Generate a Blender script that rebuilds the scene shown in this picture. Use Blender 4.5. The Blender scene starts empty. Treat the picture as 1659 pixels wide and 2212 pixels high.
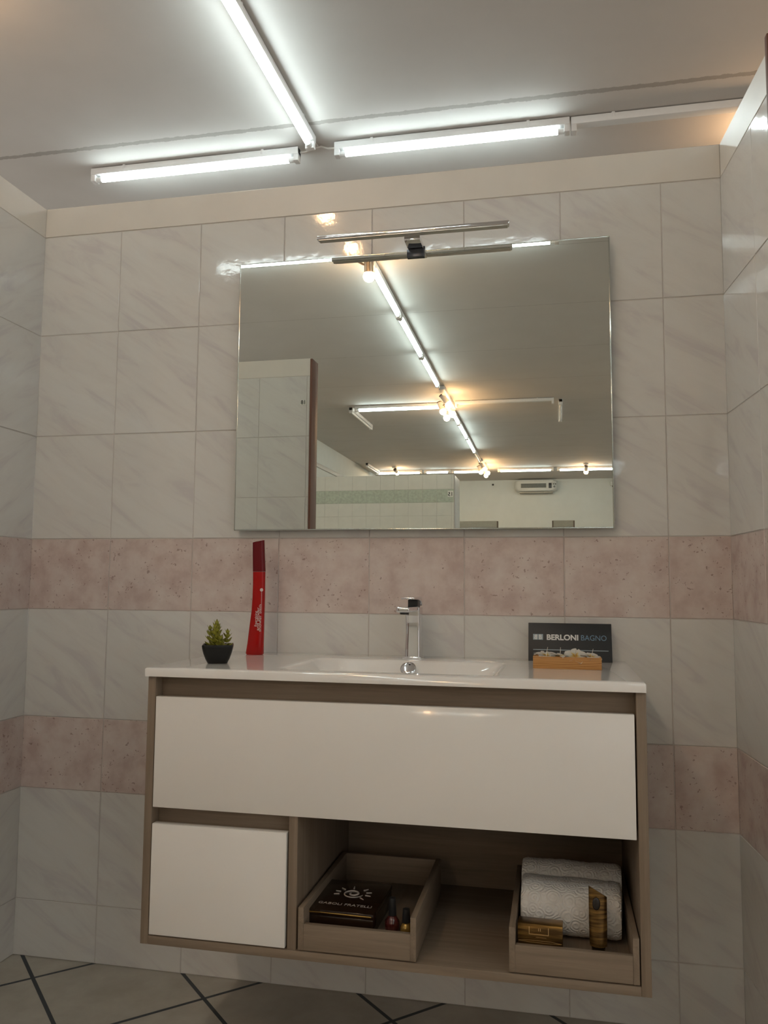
import bpy, bmesh, math, random
from mathutils import Vector, Matrix
random.seed(7)
SC = bpy.context.scene
COL = SC.collection

# ------------------------------------------------------------------ camera
FPX = 1757.71
YAW, PITCH, ROLL = 0.2079858, 0.0883300, 0.0076506
CAM = Vector((1.478988, -2.086862, 1.025739))
def camera():
    cy, sy, cp, sp = math.cos(YAW), math.sin(YAW), math.cos(PITCH), math.sin(PITCH)
    f = Vector((-sy*cp, cy*cp, sp)); r0 = Vector((cy, sy, 0)); u0 = r0.cross(f)
    r = math.cos(ROLL)*r0 + math.sin(ROLL)*u0
    u = -math.sin(ROLL)*r0 + math.cos(ROLL)*u0
    cd = bpy.data.cameras.new('camera'); co = bpy.data.objects.new('camera', cd); COL.objects.link(co)
    m = Matrix((r, u, -f)).transposed().to_4x4(); m.translation = CAM
    co.matrix_world = m
    cd.sensor_fit = 'HORIZONTAL'; cd.sensor_width = 36.0; cd.lens = 36.0*FPX/1659.0
    cd.clip_start = 0.02; cd.clip_end = 60
    SC.camera = co
camera()

# ------------------------------------------------------------------ light levels, world, exposure
TUBE = 12.5            # fluorescent tubes
BULB = 75.0            # warm reflector bulbs
WORLD = 0.34           # rest of the showroom, seen through the open side
SC.view_settings.view_transform = 'Standard'
try: SC.view_settings.look = 'None'
except Exception: pass
SC.view_settings.gamma = 1.0
SC.view_settings.use_curve_mapping = False
SC.view_settings.exposure = 0.93
wd = bpy.data.worlds.new('world'); SC.world = wd; wd.use_nodes = True
bg = wd.node_tree.nodes['Background']
bg.inputs[0].default_value = (1.0, 0.935, 0.86, 1); bg.inputs[1].default_value = WORLD

# ------------------------------------------------------------------ helpers: materials
class NT:
    def __init__(s, name):
        s.m = bpy.data.materials.new(name); s.m.use_nodes = True
        s.t = s.m.node_tree; s.p = s.t.nodes['Principled BSDF']
    def n(s, typ, **kw):
        nd = s.t.nodes.new(typ)
        for k, v in kw.items(): setattr(nd, k, v)
        return nd
    def l(s, a, b): s.t.links.new(a, b)
    def setp(s, **kw):
        names = dict(color='Base Color', rough='Roughness', metal='Metallic', coat='Coat Weight', coatr='Coat Roughness',
                     trans='Transmission Weight', ior='IOR', spec='Specular IOR Level', sheen='Sheen Weight', emis='Emission Color', est='Emission Strength', alpha='Alpha', sss='Subsurface Weight')
        for k, v in kw.items():
            i = s.p.inputs[names[k]]
            if k in ('color', 'emis'): v = (*v, 1)
            i.default_value = v
        return s
    def noise(s, scale, detail=3, vec=None, rough=.5, dist=0.0):
        nd = s.n('ShaderNodeTexNoise'); nd.inputs['Scale'].default_value = scale; nd.inputs['Detail'].default_value = detail
        nd.inputs['Roughness'].default_value = rough; nd.inputs['Distortion'].default_value = dist
        if vec is not None: s.l(vec, nd.inputs['Vector'])
        return nd.outputs['Fac']
    def coords(s, scale=(1, 1, 1), rot=(0, 0, 0)):
        tc = s.n('ShaderNodeTexCoord'); mp = s.n('ShaderNodeMapping')
        mp.inputs['Scale'].default_value = scale; mp.inputs['Rotation'].default_value = rot
        s.l(tc.outputs['Object'], mp.inputs['Vector']); return mp.outputs['Vector']
    def ramp(s, fac, stops):
        r = s.n('ShaderNodeValToRGB'); e = r.color_ramp.elements
        while len(e) < len(stops): e.new(0.5)
        for el, (p, c) in zip(e, stops):
            el.position = p; el.color = (*c, 1)
        s.l(fac, r.inputs['Fac']); return r.outputs['Color']
    def mix(s, fac, a, b, blend='MIX'):
        nd = s.n('ShaderNodeMix', data_type='RGBA', blend_type=blend)
        for sock, v in ((nd.inputs[0], fac), (nd.inputs[6], a), (nd.inputs[7], b)):
            if hasattr(v, 'is_linked'): s.l(v, sock)
            elif isinstance(v, (int, float)): sock.default_value = v
            else: sock.default_value = (*v, 1)
        return nd.outputs[2]
    def math(s, op, a, b=None):
        nd = s.n('ShaderNodeMath', operation=op)
        for i, v in enumerate((a, b)):
            if v is None: continue
            if hasattr(v, 'is_linked'): s.l(v, nd.inputs[i])
            else: nd.inputs[i].default_value = v
        return nd.outputs[0]
    def bump(s, h, strength=.3, dist=.001):
        b = s.n('ShaderNodeBump'); b.inputs['Strength'].default_value = strength; b.inputs['Distance'].default_value = dist
        s.l(h, b.inputs['Height']); s.l(b.outputs['Normal'], s.p.inputs['Normal'])
    def col(s, c): s.l(c, s.p.inputs['Base Color'])

def simple(name, color, rough=.5, var=.06, vscale=30, **kw):
    m = NT(name); m.setp(color=color, rough=rough, **kw)
    if var:
        f = m.noise(vscale, 3, m.coords())
        a = tuple(max(0, c*(1-var)) for c in color); b = tuple(min(1, c*(1+var)) for c in color)
        m.col(m.ramp(f, [(.3, a), (.7, b)]))
    return m.m

def emit(name, color, strength):
    m = NT(name); m.setp(color=(.9, .9, .9), rough=.4, emis=color, est=strength); return m.m

def tile_vec(m, scale):
    """object coordinates shifted per tile, so no two tiles share veins"""
    v = m.coords(scale)
    g = m.n('ShaderNodeNewGeometry')
    off = m.n('ShaderNodeVectorMath', operation='SCALE'); off.inputs[0].default_value = (17, 23, 31)
    m.l(g.outputs['Random Per Island'], off.inputs['Scale'])
    add = m.n('ShaderNodeVectorMath', operation='ADD'); m.l(v, add.inputs[0]); m.l(off.outputs[0], add.inputs[1])
    return add.outputs[0]

def mat_white_tile():
    m = NT('white_marbled_tile'); m.setp(rough=.06, spec=.55)
    v = tile_vec(m, (1, 1, 1))
    tc = m.n('ShaderNodeTexCoord'); sx = m.n('ShaderNodeSeparateXYZ'); m.l(tc.outputs['Object'], sx.inputs[0])
    g = m.n('ShaderNodeNewGeometry')
    u = m.math('SUBTRACT', sx.outputs['X'], sx.outputs['Y']); z = sx.outputs['Z']
    a_ = m.math('SUBTRACT', m.math('MULTIPLY', u, .84), m.math('MULTIPLY', z, .54))
    b_ = m.math('ADD', m.math('MULTIPLY', u, .54), m.math('MULTIPLY', z, .84))
    cv = m.n('ShaderNodeCombineXYZ'); m.l(m.math('MULTIPLY', a_, 4.0), cv.inputs[0]); m.l(m.math('MULTIPLY', b_, 19.0), cv.inputs[1]); m.l(m.math('MULTIPLY', g.outputs['Random Per Island'], 37.0), cv.inputs[2])
    a = m.noise(1.0, 5, cv.outputs[0], .62, .9)
    soft = m.noise(5, 2, v)
    c = m.ramp(a, [(.33, (.60, .57, .565)), (.47, (.675, .66, .625)), (.62, (.70, .69, .655))])
    c = m.mix(m.math('MULTIPLY', soft, .35), c, (.69, .655, .625))
    m.col(c)
    m.bump(m.noise(34, 3, m.coords()), .25, .0007)
    return m.m

def mat_pink_tile():
    m = NT('pink_speckled_tile'); m.setp(rough=.2, spec=.5)
    v = tile_vec(m, (1, 1, 1))
    c = m.ramp(m.noise(16, 4, v, .6), [(.32, (.53, .412, .374)), (.52, (.634, .53, .487)), (.72, (.69, .612, .563))])
    sp = m.noise(125, 2, v); cl = m.noise(20, 2, v)
    k = m.math('MULTIPLY', m.math('GREATER_THAN', sp, .66), m.math('GREATER_THAN', cl, .50))
    c = m.mix(m.math('MULTIPLY', k, .65), c, (.26, .17, .14))
    m.col(c); m.bump(m.noise(90, 3, m.coords()), .18, .0008)
    return m.m

def mat_wood(name, c0, c1, axis=0, rough=.55, fine=1.0):
    m = NT(name); m.setp(rough=rough, spec=.35)
    sc = [60*fine]*3; sc[axis] = 3.0
    v = m.coords(tuple(sc))
    a = m.noise(1.0, 5, v, .65, .4)
    sc2 = [260*fine]*3; sc2[axis] = 9.0
    b = m.noise(1.0, 3, m.coords(tuple(sc2)))
    c = m.ramp(a, [(.30, c0), (.70, c1)])
    c = m.mix(m.math('MULTIPLY', b, .45), c, tuple(x*.62 for x in c0))
    m.col(c); m.bump(b, .15, .0006)
    return m.m

def mat_ceiling():
    m = NT('ceiling_paint'); m.setp(rough=.75, spec=.2)
    tc = m.n('ShaderNodeTexCoord'); sx = m.n('ShaderNodeSeparateXYZ'); m.l(tc.outputs['Object'], sx.inputs[0])
    wob = m.math('MULTIPLY', m.math('SUBTRACT', m.noise(4, 5, tc.outputs['Object'], .7), .5), .022)
    y = m.math('ADD', sx.outputs['Y'], wob)
    rag = m.noise(18, 4, tc.outputs['Object'], .7)
    tot = None
    for j, wdt in ((1.815, .022), (-3.68, .004), (-4.92, .004), (-6.21, .004), (-7.45, .004), (-8.64, .004), (-10.0, .004), (-11.12, .005), (-12.2, .005), (-13.36, .009), (-15.6, .006)):  # first joint is widened to paint its shadow band in with it
        d = m.math('ABSOLUTE', m.math('SUBTRACT', y, j))
        h = m.math('LESS_THAN', d, m.math('MULTIPLY', rag, wdt*1.5))
        tot = h if tot is None else m.math('MAXIMUM', tot, h)
    base = m.ramp(m.noise(3, 3, tc.outputs['Object']), [(.3, (.62, .595, .57)), (.7, (.65, .625, .60))])
    m.col(m.mix(m.math('MULTIPLY', tot, .6), base, (.27, .245, .22)))
    hh = m.math('SUBTRACT', m.math('MULTIPLY', m.noise(60, 4, tc.outputs['Object']), .12), tot)
    m.bump(hh, .35, .0025)
    return m.m

def mat_floor():
    m = NT('floor_tiles'); m.setp(rough=.24, spec=.45)
    tc = m.n('ShaderNodeTexCoord'); mp = m.n('ShaderNodeMapping')
    mp.inputs['Rotation'].default_value = (0, 0, math.radians(45)); m.l(tc.outputs['Object'], mp.inputs['Vector'])
    sx = m.n('ShaderNodeSeparateXYZ'); m.l(mp.outputs[0], sx.inputs[0])
    # rotated axes: u=(x-y)/sqrt2, v=(x+y)/sqrt2 ; joints every 0.333 m through (0.139,-0.109)
    P = .3365; u0, v0 = (.139+.109)/math.sqrt(2), (.139-.109)/math.sqrt(2)
    tot = None; cells = []
    for s, o in ((sx.outputs['X'], u0), (sx.outputs['Y'], v0)):
        q = m.math('DIVIDE', m.math('SUBTRACT', s, o), P)
        fl = m.math('FLOOR', q); cells.append(fl)
        f = m.math('SUBTRACT', q, fl)
        d = m.math('MINIMUM', f, m.math('SUBTRACT', 1.0, f))
        h = m.math('LESS_THAN', d, .0145); tot = h if tot is None else m.math('MAXIMUM', tot, h)
    cell = m.n('ShaderNodeCombineXYZ'); m.l(cells[0], cell.inputs[0]); m.l(cells[1], cell.inputs[1])
    wn = m.n('ShaderNodeTexWhiteNoise'); m.l(cell.outputs[0], wn.inputs['Vector'])
    base = m.ramp(m.noise(9, 5, tc.outputs['Object'], .6), [(.3, (.355, .32, .27)), (.7, (.455, .415, .355))])
    base = m.mix(m.math('MULTIPLY', wn.outputs['Value'], .25), base, (.38, .35, .285))
    m.col(m.mix(tot, base, (.045, .05, .055)))
    m.l(m.math('ADD', m.math('MULTIPLY', tot, .5), .24), m.p.inputs['Roughness'])
    m.bump(m.math('SUBTRACT', m.math('MULTIPLY', m.noise(30, 3, tc.outputs['Object']), .3), tot), .3, .0015)
    return m.m

M = {}
M['tile'] = mat_white_tile(); M['pink'] = mat_pink_tile()
M['cream'] = simple('cream_border_tile', (.70, .655, .59), .34, .03, 8)
M['grout'] = simple('grout', (.56, .515, .48), .85, .05)
M['paint'] = simple('white_wall_paint', (.70, .735, .715), .8, .02, 6)
M['ceiling'] = mat_ceiling(); M['floor'] = mat_floor()
M['trim'] = mat_wood('red_brown_wood', (.14, .058, .036), (.20, .085, .052), 2, .45)
M['wood'] = mat_wood('grey_brown_oak', (.220, .164, .115), (.318, .243, .177), 0)
M['woodv'] = mat_wood('grey_brown_oak_upright', (.220, .164, .115), (.318, .243, .177), 2)
M['woody'] = mat_wood('grey_brown_oak_deep', (.220, .164, .115), (.318, .243, .177), 1)
M['lacquer'] = simple('white_lacquer', (.87, .835, .79), .10, .01, 3, coat=.3, coatr=.04, spec=.4)
M['ceramic'] = simple('white_mineral_cast', (.86, .825, .785), .07, .008, 3, coat=.4, coatr=.03)
M['chrome'] = NT('chrome').setp(color=(.80, .80, .82), rough=.05, metal=1).m
M['satin'] = NT('satin_chrome').setp(color=(.50, .49, .47), rough=.32, metal=1).m
M['dark'] = simple('black_plastic', (.02, .02, .021), .3, .1)
M['glass'] = NT('mirror_glass').setp(color=(.80, .835, .785), rough=0.0, metal=1).m
M['edge'] = NT('mirror_edge').setp(color=(.62, .66, .62), rough=.12, metal=1).m
M['white'] = simple('white_painted_metal', (.78, .78, .78), .35, .01)
M['whiteplastic'] = simple('white_plastic', (.76, .76, .76), .4, .01)
M['tubeon'] = emit('lit_tube', (.86, 1.0, 1.0), TUBE)
M['tubeend'] = simple('tube_end_glass', (.85, .87, .88), .25, 0, spec=.5)
M['tubeoff'] = simple('unlit_tube', (.82, .82, .82), .2, 0)
M['bulb'] = emit('lit_bulb', (1.0, .60, .30), BULB)
M['brown'] = simple('bronze_metal', (.20, .155, .12), .35, .05, metal=.3)
M['bracket'] = simple('dark_bracket', (.12, .085, .06), .4, .05)
M['cable'] = simple('white_cable', (.68, .66, .63), .5, .02)

# ------------------------------------------------------------------ helpers: meshes
class B:
    def __init__(s): s.bm = bmesh.new()
    def _merge(s, o, mi=0, mat=None):
        if mat is not None: bmesh.ops.transform(o, matrix=mat, verts=o.verts)
        for f in o.faces: f.material_index = mi
        me = bpy.data.meshes.new('tmp'); o.to_mesh(me); o.free(); s.bm.from_mesh(me); bpy.data.meshes.remove(me)
        return s
    def box(s, x0, x1, y0, y1, z0, z1, bev=0.0, mi=0, seg=2, mat=None):
        o = bmesh.new(); bmesh.ops.create_cube(o, size=1)
        bmesh.ops.transform(o, matrix=Matrix.Translation(((x0+x1)/2, (y0+y1)/2, (z0+z1)/2)) @ Matrix.Diagonal((abs(x1-x0), abs(y1-y0), abs(z1-z0), 1)), verts=o.verts)
        if bev: bmesh.ops.bevel(o, geom=o.edges[:], offset=bev, segments=seg, profile=.5, affect='EDGES')
        return s._merge(o, mi, mat)
    def loft(s, rings, cap=True, mi=0, closed=True, mat=None):
        o = bmesh.new(); vs = [[o.verts.new(p) for p in r] for r in rings]
        n = len(rings[0])
        for a, b in zip(vs, vs[1:]):
            for i in range(n if closed else n-1):
                j = (i+1) % n
                try: o.faces.new((a[i], a[j], b[j], b[i]))
                except ValueError: pass
        if cap and closed:
            for r in (vs[0][::-1], vs[-1]):
                try: o.faces.new(r)
                except ValueError: pass
        bmesh.ops.recalc_face_normals(o, faces=o.faces)
        return s._merge(o, mi, mat)
    def lathe(s, prof, c=(0, 0, 0), seg=24, mi=0, mat=None):
        rings = []
        for r, z in prof:
            r = max(r, 1e-5)
            rings.append([(c[0]+r*math.cos(2*math.pi*k/seg), c[1]+r*math.sin(2*math.pi*k/seg), c[2]+z) for k in range(seg)])
        return s.loft(rings, True, mi, True, mat)
    def cyl(s, p0, p1, r0, r1=None, seg=20, mi=0):
        p0, p1 = Vector(p0), Vector(p1); r1 = r0 if r1 is None else r1
        q = (p1-p0).to_track_quat('Z', 'Y').to_matrix()
        def ring(p, r): return [tuple(p + q @ Vector((r*math.cos(2*math.pi*k/seg), r*math.sin(2*math.pi*k/seg), 0))) for k in range(seg)]
        return s.loft([ring(p0, r0), ring(p1, r1)], True, mi)
    def tube(s, pts, r, seg=8, mi=0):
        pts = [Vector(p) for p in pts]; rings = []
        for i, p in enumerate(pts):
            d = (pts[min(i+1, len(pts)-1)] - pts[max(i-1, 0)]).normalized()
            q = d.to_track_quat('Z', 'Y').to_matrix()
            rr = r[i] if isinstance(r, (list, tuple)) else r
            rings.append([tuple(p + q @ Vector((rr*math.cos(2*math.pi*k/seg), rr*math.sin(2*math.pi*k/seg), 0))) for k in range(seg)])
        return s.loft(rings, True, mi)
    def sphere(s, c, r, seg=20, mi=0, sc=(1, 1, 1)):
        o = bmesh.new(); bmesh.ops.create_uvsphere(o, u_segments=seg, v_segments=max(8, seg//2), radius=r)
        return s._merge(o, mi, Matrix.Translation(c) @ Matrix.Diagonal((*sc, 1)))
    def prism(s, poly, y0, y1, mi=0, bev=0, mat=None):
        """polygon in xz, extruded along y"""
        o = bmesh.new(); a = [o.verts.new((x, y0, z)) for x, z in poly]; b = [o.verts.new((x, y1, z)) for x, z in poly]
        o.faces.new(a); o.faces.new(b[::-1]); n = len(poly)
        for i in range(n):
            j = (i+1) % n; o.faces.new((a[j], a[i], b[i], b[j]))
        bmesh.ops.recalc_face_normals(o, faces=o.faces)
        if bev: bmesh.ops.bevel(o, geom=o.edges[:], offset=bev, segments=2, profile=.5, affect='EDGES')
        return s._merge(o, mi, mat)
    def quads(s, verts, faces, mi=0):
        o = bmesh.new(); vs = [o.verts.new(v) for v in verts]
        for f in faces: o.faces.new([vs[i] for i in f])
        return s._merge(o, mi)

def obj(name, b, mats, parent=None, angle=35, loc=None):
    bm = b.bm if isinstance(b, B) else b
    ca = math.radians(angle)
    for f in bm.faces: f.smooth = True
    for e in bm.edges:
        if len(e.link_faces) == 2: e.smooth = e.calc_face_angle(0) < ca
    me = bpy.data.meshes.new(name); bm.to_mesh(me); bm.free()
    for m in (mats if isinstance(mats, (list, tuple)) else [mats]): me.materials.append(M[m] if isinstance(m, str) else m)
    o = bpy.data.objects.new(name, me); COL.objects.link(o)
    if parent: o.parent = parent
    if loc: o.location = loc
    return o

def tag(o, label, cat, group=None):
    o['label'] = label; o['category'] = cat
    if group: o['group'] = group
    return o

def thing(name, label, cat, loc, rotz=0.0, group=None):
    o = bpy.data.objects.new(name, None); COL.objects.link(o); o.empty_display_size = .05
    o.location = loc; o.rotation_euler = (0, 0, rotz)
    return tag(o, label, cat, group)

def struct(name, b, mats, angle=35):
    o = obj(name, b, mats, None, angle); o['kind'] = 'structure'; return o

def dup(root, loc, rotz, label, group=None):
    r = root.copy(); COL.objects.link(r); r.location = loc; r.rotation_euler = (0, 0, rotz); r['label'] = label
    if group: r['group'] = group
    for ch in list(root.children):
        c = ch.copy(); COL.objects.link(c); c.parent = r
        for g in list(ch.children):
            d = g.copy(); COL.objects.link(d); d.parent = c
    return r

def text_obj(name, txt, size, mat, parent, loc, rot=(0, 0, 0), bold=0.0, depth=.0002, align='LEFT', sx=1.0):
    cu = bpy.data.curves.new(name, 'FONT'); cu.body = txt; cu.size = size; cu.offset = bold; cu.extrude = depth; cu.align_x = align
    to = bpy.data.objects.new(name, cu); COL.objects.link(to)
    dg = bpy.context.evaluated_depsgraph_get(); dg.update()
    me = bpy.data.meshes.new_from_object(to.evaluated_get(dg)); bpy.data.objects.remove(to); bpy.data.curves.remove(cu)
    me.materials.clear(); me.materials.append(M[mat] if isinstance(mat, str) else mat); me.name = name
    o = bpy.data.objects.new(name, me); COL.objects.link(o); o.parent = parent; o.location = loc; o.rotation_euler = rot; o.scale = (sx, 1, 1)
    return o

# ------------------------------------------------------------------ structure
CEIL = 3.430          # showroom ceiling
WTOP = 2.134          # free-standing booth walls
ROWS = [(0, .1506, 0), (.1506, .4511, 0), (.4511, .6476, 1), (.6476, .9478, 0), (.9478, 1.1471, 1),
        (1.1471, 1.4458, 0), (1.4458, 1.7456, 0), (1.7456, 2.0454, 0), (2.0454, WTOP, 2)]
def tiled(o, ud, nd, cuts, rows, border_whole=True, gap=.0008, inset=.0011, rise=.0014, tilt=.0009):
    """bevelled tiles standing proud of a grout bed; u runs along ud, n points into the room"""
    b = B(); o, ud, nd = Vector(o), Vector(ud), Vector(nd); up = Vector((0, 0, 1))
    verts, faces, mis = [], [], []
    for z0, z1, k in rows:
        cs = [cuts[0], cuts[-1]] if (k == 2 and border_whole) else cuts
        for u0, u1 in zip(cs, cs[1:]):
            i = len(verts); a, c = random.uniform(-tilt, tilt), random.uniform(-tilt, tilt)
            for du, dz in ((0, 0), (1, 0), (1, 1), (0, 1)):
                verts.append(o + ud*(u0+gap+(u1-u0-2*gap)*du) + up*(z0+gap+(z1-z0-2*gap)*dz))
            for du, dz in ((0, 0), (1, 0), (1, 1), (0, 1)):
                verts.append(o + ud*(u0+inset+gap+(u1-u0-2*gap-2*inset)*du) + up*(z0+gap+inset+(z1-z0-2*gap-2*inset)*dz) + nd*(rise+a*(du-.5)+c*(dz-.5)))
            for f in ((4, 5, 6, 7), (0, 1, 5, 4), (1, 2, 6, 5), (2, 3, 7, 6), (3, 0, 4, 7)):
                faces.append([i+q for q in f]); mis.append(k)
    bm = b.bm; vs = [bm.verts.new(v) for v in verts]
    for f, k in zip(faces, mis):
        fc = bm.faces.new([vs[q] for q in f]); fc.material_index = k
        fc.normal_update()
    return b
def slab(b, o, ud, nd, u0, u1, z0, z1, th, mi, lip=-.0002):
    o, ud, nd = Vector(o), Vector(ud), Vector(nd)
    m = Matrix((ud, -nd, Vector((0, 0, 1)))).transposed().to_4x4(); m.translation = o
    b.box(u0, u1, -lip, th, z0, z1, mi=mi, mat=m)
TM = ['tile', 'pink', 'cream', 'grout']
def wall(name, o, ud, nd, cuts, th=.06, rows=ROWS):
    b = tiled(o, ud, nd, cuts, rows); slab(b, o, ud, nd, cuts[0], cuts[-1], 0, rows[-1][1], th, 3)
    bmesh.ops.recalc_face_normals(b.bm, faces=b.bm.faces)
    return struct(name, b, TM, 20)
wall('wall_back', (0, 0, 0), (1, 0, 0), (0, -1, 0), [0, .25, .5, .75, 1.0, 1.25, 1.5, 1.75, 1.894])
wall('wall_left', (0, 0, 0), (0, -1, 0), (1, 0, 0), [0, .25, .5, .75, 1.0])
SPL = math.radians(4.3)
RU, RN = Vector((math.sin(SPL), -math.cos(SPL), 0)), Vector((-math.cos(SPL), -math.sin(SPL), 0))
wall('wall_right', (1.894, 0, 0), RU, RN, [0, .243, .415], .07)
wall('wall_front', (0, -1.75, 0), (1, 0, 0), (0, 1, 0), [-.957, -.707, -.457, -.207, .043, .29, .306], .08)
b = B(); m = Matrix((RU, -RN, Vector((0, 0, 1)))).transposed().to_4x4(); m.translation = (1.894, 0, 0)
b.box(.4155, .430, -.024, .085, 0, 2.128, .002, mat=m); struct('trim_1', b, 'trim')
b = B(); b.box(.3065, .3185, -1.84, -1.742, 0, 2.130, .002); struct('trim_2', b, 'trim')
b = B(); b.box(-2.49, 7.0, -16.9, 4.5, CEIL, CEIL+.05); struct('ceiling', b, 'ceiling')
b = B(); b.box(-2.49, 7.0, -16.9, 4.5, -.05, 0); struct('floor', b, 'floor')
b = B(); b.box(-2.49, 7.0, -16.83, -16.75, 0, CEIL); struct('wall_far', b, 'paint')
b = B(); b.box(-2.49, -2.41, -16.75, -6.2, 0, CEIL); struct('wall_side', b, 'paint')
b = B(); b.box(-2.49, 7.0, 4.42, 4.5, 0, CEIL); struct('wall_rear', b, 'paint')
b = B(); b.box(-2.41, -2.385, -16.5, -6.4, 2.965, 3.035, .003); struct('trim_3', b, simple('grey_cable_duct', (.50, .49, .47), .5, .02))
# tiled showroom booth seen in the mirror
M['greentile'] = simple('green_tile', (.43, .47, .38), .2, .12, 40)
M['beigetile'] = simple('pale_beige_tile', (.63, .62, .55), .2, .03, 12)
PR = [(0, .24, 0), (.24, .48, 0), (.48, .72, 0), (.72, .96, 0), (.96, 1.20, 0), (1.2, 1.46, 0), (1.46, 1.715, 0), (1.715, 1.85, 0), (1.85, 1.984, 1), (1.984, WTOP, 0)]
cuts = [-2.405] + [.460-.1467*k for k in range(19, -1, -1)] + [.486]
bt = tiled((0, -6.08, 0), (1, 0, 0), (0, 1, 0), cuts, PR); slab(bt, (0, -6.08, 0), (1, 0, 0), (0, 1, 0), -2.405, .486, 0, WTOP, .08, 3)
bmesh.ops.recalc_face_normals(bt.bm, faces=bt.bm.faces)
struct('wall_partition', bt, ['beigetile', 'greentile', 'cream', 'grout'], 20)
b = tiled((.486, -6.1605, 0), (0, -1, 0), (1, 0, 0), [0, .20, .41], [(.0, .3, 0), (.3, .6, 0), (.6, .9, 0), (.9, 1.2, 0), (1.2, 1.5, 0), (1.5, 1.8, 0), (1.8, WTOP, 0)])
slab(b, (.486, -6.1605, 0), (0, -1, 0), (1, 0, 0), 0, .41, 0, WTOP, .06, 3)
bmesh.ops.recalc_face_normals(b.bm, faces=b.bm.faces)
M['greytile'] = simple('pale_grey_tile', (.62, .64, .65), .2, .05, 20)
struct('wall_partition_return', b, ['greytile', 'greytile', 'cream', 'grout'], 20)

# ------------------------------------------------------------------ fluorescent battens
def batten(name, L, lit, label, loc, rotz, group=None, tube=True):
    """local x along the batten, z=0 on the ceiling, centred"""
    t = thing(name, label, 'ceiling light', loc, rotz, group); h = L/2
    b = B(); b.box(-h, h, -.028, .028, -.044, -.005, .003); obj('housing', b, 'white', t)
    for s in (-1, 1):
        x = s*h
        b = B(); b.box(min(x, x-s*.028), max(x, x-s*.028), -.025, .025, -.081, -.004, .003); obj('end_cap', b, 'whiteplastic', t)
        b = B(); xc = s*(h-.21); b.box(xc-.008, xc+.008, -.029, .029, -.028, 0, .002); obj('clip', b, 'whiteplastic', t)
    if lit:
        b = B(); b.cyl((-h+.060, 0, -.0645), (h-.060, 0, -.0645), .0160, seg=14); tb = obj('tube', b, 'tubeon', t)
        for s in (-1, 1):
            b = B(); b.cyl((s*(h-.027), 0, -.0645), (s*(h-.0602), 0, -.0645), .0156, seg=14); obj('tube_end', b, 'tubeend', tb)
    elif tube:
        b = B(); b.cyl((-h+.027, 0, -.0645), (h-.027, 0, -.0645), .0156, seg=14); obj('tube', b, 'tubeoff', t)
    return t
LX = lambda y: .212+.0088*(y-1.9)           # the long line of battens drifts a little
RL = math.pi/2-.0088
def row_line(y0, y1, lit, label):
    yc = (y0+y1)/2; return batten('fluorescent_batten', abs(y1-y0), lit, label, (LX(yc), yc, CEIL), RL)
batten('fluorescent_batten', 1.262, True, 'lit white batten at left above the back wall, left of the long line of lights', (-.516, 2.035, CEIL), 0)
batten('fluorescent_batten', 1.252, True, 'lit white batten above the mirror, running along the back wall on the right', (.948, 2.030, CEIL), 0)
batten('fluorescent_batten', 1.25, False, 'unlit white batten in the upper right corner, passing behind the right wall', (2.206, 2.035, CEIL), 0, tube=False)
row_line(1.935, .690, True, 'long lit batten running from the top of the photo towards the back wall')
row_line(.675, -.565, True, 'added unseen lit batten carrying on the long line above the washbasin')  # unseen batten, added to the line for the light it gives
row_line(-.775, -2.015, True, 'added unseen lit batten carrying on the long line above the entrance of the booth')  # also unseen and added for brightness in the booth
row_line(-3.70, -4.825, True, 'lit batten in the mirror starting just below the lamp bar')
row_line(-4.84, -6.115, True, 'lit batten in the mirror, second of the long line from the lamp bar')
row_line(-6.13, -7.40, True, 'lit batten in the mirror, ending just above the four bulb spotlight bar')
row_line(-9.02, -9.70, True, 'lit batten in the mirror just below the four bulb spotlight bar')
row_line(-9.715, -10.90, True, 'lit batten in the mirror, middle one of the three below the near spotlight bar')
row_line(-10.915, -12.30, True, 'lit batten in the mirror, last lit one before the far spotlight cluster')
row_line(-12.315, -13.40, False, 'unlit batten in the mirror just above the far spotlight cluster')
batten('fluorescent_batten', 1.06, True, 'lit batten at the top edge of the mirror, left of the lamp bar', (-.525, -3.47, CEIL), 0)
batten('fluorescent_batten', 1.22, True, 'lit batten at the top edge of the mirror, right of the lamp bar', (.915, -3.47, CEIL), 0)
batten('fluorescent_batten', 1.25, True, 'lit batten beyond the right wall, seen only as a glint in the corner tiles', (3.07, -3.40, CEIL), 0)
batten('fluorescent_batten', 1.21, True, 'lit batten in the mirror going left from the four bulb spotlight bar', (-.56, -8.535, CEIL), 0)
batten('fluorescent_batten', 1.27, False, 'unlit batten in the mirror going right from the four bulb spotlight bar', (.845, -8.48, CEIL), 0, tube=False)
batten('fluorescent_batten', 1.25, False, 'unlit batten slanting down below the left end of the lit sideways batten in the mirror', (-1.235, -9.21, CEIL), math.pi/2)
batten('fluorescent_batten', 1.15, False, 'short looking unlit batten standing alone at right in the mirror', (1.565, -9.13, CEIL), math.pi/2)
batten('fluorescent_batten', 1.10, False, 'unlit batten in the mirror close to the far left wall corner', (-2.18, -14.18, CEIL), math.pi/2)
batten('fluorescent_batten', 1.00, True, 'left batten half hidden behind the top of the green banded partition', (-1.75, -14.78, CEIL), 0)
batten('fluorescent_batten', .56, True, 'batten half hidden behind the right end of the green banded partition', (-.93, -14.78, CEIL), 0)
batten('fluorescent_batten', .62, True, 'short lit batten in the mirror touching the far spotlight cluster from the left', (-.325, -14.82, CEIL), 0)
batten('fluorescent_batten', 1.13, True, 'lit batten in the mirror straight above the air conditioner', (.895, -14.78, CEIL), 0)
batten('fluorescent_batten', 1.25, True, 'lit batten in the mirror at the far right behind the single white spotlight', (2.15, -14.79, CEIL), 0)

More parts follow.
